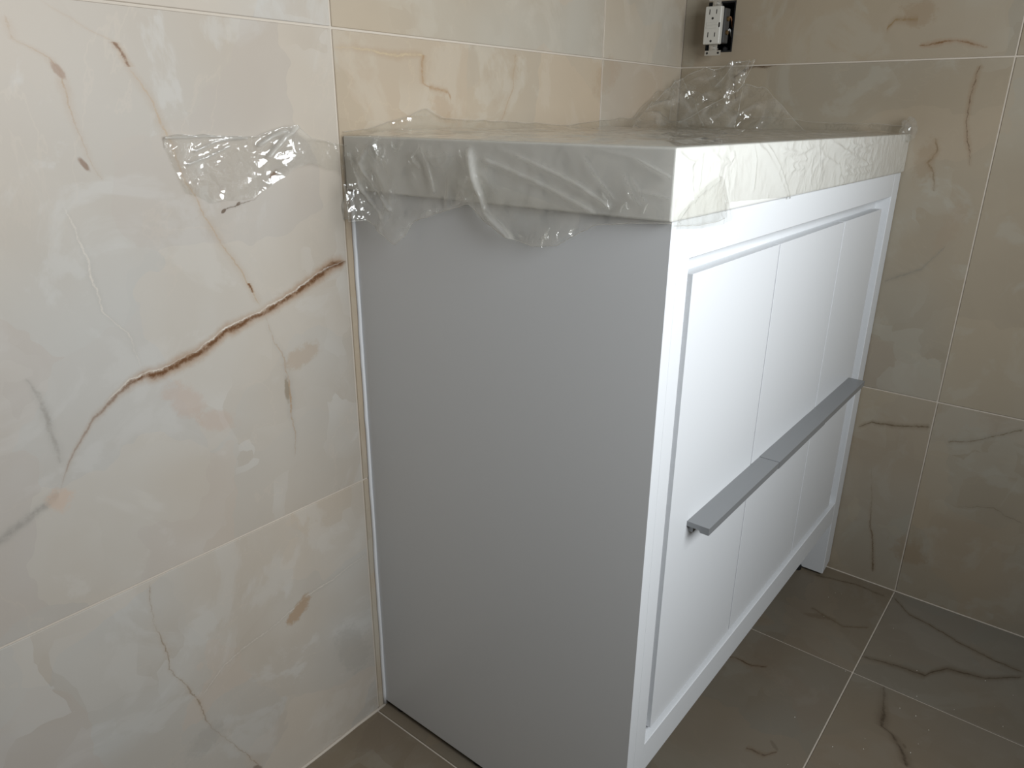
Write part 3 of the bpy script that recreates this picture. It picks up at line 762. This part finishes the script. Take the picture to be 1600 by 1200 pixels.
# folded tab at the back of the near side
def tab(s, t):
    a = Vector((-0.0125, -0.036, 0.851)); b = Vector((-0.0330, -0.027, 0.850)); d = Vector((-0.0046, -0.0105, -0.044))
    p = a.lerp(b, s) + d * t
    p += Vector((-0.38, -0.90, 0.20)) * (0.0012 * rid((p.x, p.z, 0), 60, 4.0) + 0.003 * math.sin(t * 3.1))
    return (p.x, p.y, p.z, 0.05, 0.5)
grid(16, 24, tab)
# crumpled heap pushed into the far corner: three tented sheets
def tent(P, amp, fr, sd, nu=44, nv=36, pinch=0.0):
    P = [Vector(q) for q in P]
    n = (P[1] - P[0]).cross(P[3] - P[0]).normalized()
    if n.x > 0:
        n = -n
    def fn(s, t):
        p = P[0].lerp(P[1], s).lerp(P[3].lerp(P[2], s), t)
        w = math.sin(min(1, max(0, s)) * PI) * 0.6 + 0.4
        p += n * (amp * w * (max(0, rid(p, fr, sd)) + 0.5 * nz(p, fr * 2.2, sd)))
        p += Vector((0, 0, 1)) * (0.006 * nz((p.x, p.y, 0), 40, sd) * t)
        p.x = min(p.x, XB - 0.003); p.y = min(p.y, -0.003); p.z = max(p.z, CZ1 + 0.001)
        return (p.x, p.y, p.z, 0.03 + 0.45 * max(0.0, rid(p, fr, sd) - 0.55), 0.22)
    grid(nu, nv, fn)
    TENTS.append(fn)
TENTS = []
tent([(0.60, -0.06, 0.909), (0.83, -0.09, 0.909), (0.84, -0.03, 1.003), (0.70, -0.015, 0.930)], 0.014, 22, 1.0)
tent([(0.80, -0.03, 0.909), (0.82, -0.16, 0.909), (0.868, -0.155, 1.036), (0.855, -0.005, 0.998)], 0.018, 24, 2.0, 56, 44)
tent([(0.78, -0.04, 0.908), (0.80, -0.30, 0.908), (0.834, -0.20, 0.987), (0.832, -0.165, 0.984)], 0.010, 20, 3.0, 56, 36)
tent([(0.845, -0.10, 0.985), (0.85, -0.145, 0.975), (0.878, -0.162, 1.034), (0.878, -0.120, 1.030)], 0.008, 40, 5.0, 30, 30)
# small puff at the far front corner
def puff(s, t):
    u = s * 2 * PI; v = t * PI
    r = 1.0 + 0.35 * nz((math.cos(u) * math.sin(v), math.sin(u) * math.sin(v), math.cos(v)), 2.2, 3.0)
    return (min(XB - 0.004, 0.862 + 0.020 * r * math.cos(u) * math.sin(v)), CY0 + 0.000 + 0.013 * r * math.sin(u) * math.sin(v), 0.912 + 0.019 * r * math.cos(v), 0.12, 0.3)
grid(32, 24, puff)
# curled hems: the cut edges roll into thin cords
def hem(pts, r=0.0004, n=6, hz=0.2):
    base = len(V)
    P = [Vector(p[:3]) for p in pts]
    for i, p in enumerate(P):
        d = (P[min(i + 1, len(P) - 1)] - P[max(i - 1, 0)]).normalized()
        u = d.cross(Vector((0.37, 0.81, 0.45))).normalized(); w = d.cross(u)
        for j in range(n):
            a = 2 * PI * j / n
            V.append(tuple(p + (u * math.cos(a) + w * math.sin(a)) * r)); FO.append(hz); CR.append(0.0)
    for i in range(len(P) - 1):
        for j in range(n):
            F.append((base + i * n + j, base + i * n + (j + 1) % n, base + (i + 1) * n + (j + 1) % n, base + (i + 1) * n + j))
ts = [i / 120 for i in range(121)]
hem([side_flap(t, 1.0) for t in ts], 0.0005, 6, 0.4)
hem([front_flap(t, 1.0) for t in ts if t < 0.13])
hem([up_a(t, 1.0) for t in ts])
hem([up_b(t, 1.0) for t in ts])
hem([wall_film(t, 0.0) for t in ts]); hem([wall_film(0.0, t) for t in ts], 0.0004); hem([tab(t, 1.0) for t in ts[::4]]); hem([tab(1.0, t) for t in ts[::4]])
for fn in TENTS:
    hem([fn(t, 1.0) for t in ts], 0.0008); hem([fn(1.0, t) for t in ts], 0.0006); hem([fn(0.0, t) for t in ts], 0.0006)
me = bpy.data.meshes.new('plastic_film')
me.from_pydata(V, [], F)
fa = me.attributes.new('fold', 'FLOAT', 'POINT')
fa.data.foreach_set('value', FO)
fa = me.attributes.new('crumple', 'FLOAT', 'POINT')
fa.data.foreach_set('value', CR)
for p in me.polygons:
    p.use_smooth = True
me.materials.append(M['film'])
fo = bpy.data.objects.new('plastic_film', me)
C.objects.link(fo)
fo['label'] = 'crumpled clear plastic film draped over the white countertop and clinging to the wall'
fo['category'] = 'plastic film'

# ---------------------------------------------------------------- electrical box and receptacle
eb = thing('electrical_box', 'black electrical box sunk in the right tiled wall behind the receptacle', 'electrical box', (XB + 0.03, (HOLE[0] + HOLE[1]) / 2, HOLE[2]))
bm = bmesh.new()
y0, y1, z0, z1 = HOLE
e, dp, w_ = 0.0006, 0.075, 0.0025
bbox(bm, XB + dp - w_, XB + dp, y0 + e, y1 - e, z0 + e, z1 - e)
for q in ((y0 + e, y0 + e + w_, z0 + e, z1 - e), (y1 - e - w_, y1 - e, z0 + e, z1 - e), (y0 + e + w_, y1 - e - w_, z0 + e, z0 + e + w_), (y0 + e + w_, y1 - e - w_, z1 - e - w_, z1 - e)):
    bbox(bm, XB + 0.0006, XB + dp - w_, *q)
obj('box_shell', bm, 'blackbox', eb)
bm = bmesh.new()
cyl(bm, (XB + 0.004, (y0 + y1) / 2 - 0.012, z0 + 0.006), (1, 0, 0), 0.004, 0.03, 10)
obj('screw_boss', bm, 'blackbox', eb)

RX, RY, RZ = 0.8385, -0.0838, 1.0975   # front face centre
rc = thing('receptacle', 'white duplex power receptacle hanging loose out of the hole in the right tiled wall', 'power outlet', (RX, RY, RZ))
def rbox(name, dx0, dx1, dy0, dy1, dz0, dz1, mat, par=None, bev=0.0, seg=2):
    return box(name, RX + dx0, RX + dx1, RY + dy0, RY + dy1, RZ + dz0, RZ + dz1, mat, par or rc, bev, seg)
face = rbox('face', 0.0, 0.013, -0.0168, 0.0168, -0.0335, 0.0335, 'plastic', None, 0.0022, 3)
for zc in (0.0195, -0.0205):
    rbox('slot', -0.0003, 0.001, -0.0078, -0.0062, zc + 0.000, zc + 0.0075, 'slot', face)
    rbox('slot', -0.0003, 0.001, 0.0062, 0.0078, zc - 0.0005, zc + 0.0085, 'slot', face)
    bm = bmesh.new(); cyl(bm, (RX - 0.0003, RY, RZ + zc - 0.0075), (1, 0, 0), 0.0022, 0.0013, 14)
    obj('slot', bm, 'slot', face)
rbox('test_button', -0.0007, 0.001, -0.012, 0.012, 0.0005, 0.0048, 'plastic', face, 0.0003, 1)
rbox('reset_button', -0.0007, 0.001, -0.012, 0.012, -0.0058, -0.0012, 'plastic', face, 0.0003, 1)
rbox('indicator', -0.0004, 0.001, -0.0160, -0.0132, -0.004, 0.004, 'slot', face)
body = rbox('body', 0.0150, 0.036, -0.0195, 0.0195, -0.0310, 0.0310, 'backshell', None, 0.002, 2)
bm = bmesh.new()
bbox(bm, RX + 0.0132, RX + 0.0146, RY - 0.0085, RY + 0.0085, RZ - 0.0440, RZ + 0.0440)
for s in (-1, 1):
    bbox(bm, RX + 0.0132, RX + 0.0146, RY - 0.0165, RY + 0.0165, RZ + s * 0.0485 - 0.0045, RZ + s * 0.0485 + 0.0045)
obj('mounting_strap', bm, 'galv', rc)
for s in (-1, 1):
    bm = bmesh.new()
    cyl(bm, (RX + 0.0075, RY, RZ + s * 0.0395), (1, 0, 0), 0.0036, 0.0057, 14)
    cyl(bm, (RX + 0.013, RY, RZ + s * 0.0395), (1, 0, 0), 0.0016, 0.022, 8)
    obj('mounting_screw', bm, 'galv', rc)
    for d in (-1, 1):
        bm = bmesh.new(); cyl(bm, (RX + 0.0126, RY + d * 0.0115, RZ + s * 0.0485), (1, 0, 0), 0.0022, 0.0012, 10)
        obj('strap_hole', bm, 'slot', rc)
for zc in (0.012, -0.012):
    bm = bmesh.new(); cyl(bm, (RX + 0.025, RY - 0.0193, RZ + zc), (0, -1, 0), 0.0042, 0.0032, 12)
    obj('terminal_screw', bm, 'brass', rc)
rng = random.Random(3)
for zc, mt in ((0.012, 'copper'), (-0.012, 'whitewire')):
    a = Vector((RX + 0.025, RY - 0.0210, RZ + zc))
    b = Vector((XB + 0.045, RY - 0.004, RZ + zc * 0.6))
    pts = []
    for i in range(13):
        t = i / 12
        p = a.lerp(b, t); p.y -= 0.001 * math.sin(t * PI); p.z += 0.006 * math.sin(t * PI * 2)
        p.y = max(p.y, HOLE[0] + 0.006) if p.x > XB - 0.004 else p.y
        pts.append(p)
    bm = bmesh.new(); tube(bm, pts, 0.0016, 8)
    obj('wire', bm, mt, rc, True)

# ---------------------------------------------------------------- crumbs of plaster on the floor
crumbs = bmesh.new()
for i in range(34):
    x, y = rng.uniform(0.30, 0.87), rng.uniform(-0.86, -0.47)
    r = rng.uniform(0.0003, 0.0009)
    q = bmesh.ops.create_icosphere(crumbs, subdivisions=1, radius=r)
    for v in q['verts']:
        v.co = Vector((v.co.x * rng.uniform(0.7, 1.5) + x, v.co.y + y, v.co.z * 0.7 + r * 0.7))
co = obj('plaster_crumbs', crumbs, 'debris')
co['kind'] = 'stuff'
co['label'] = 'tiny pale plaster crumbs scattered over the dark floor tiles'
co['category'] = 'debris'
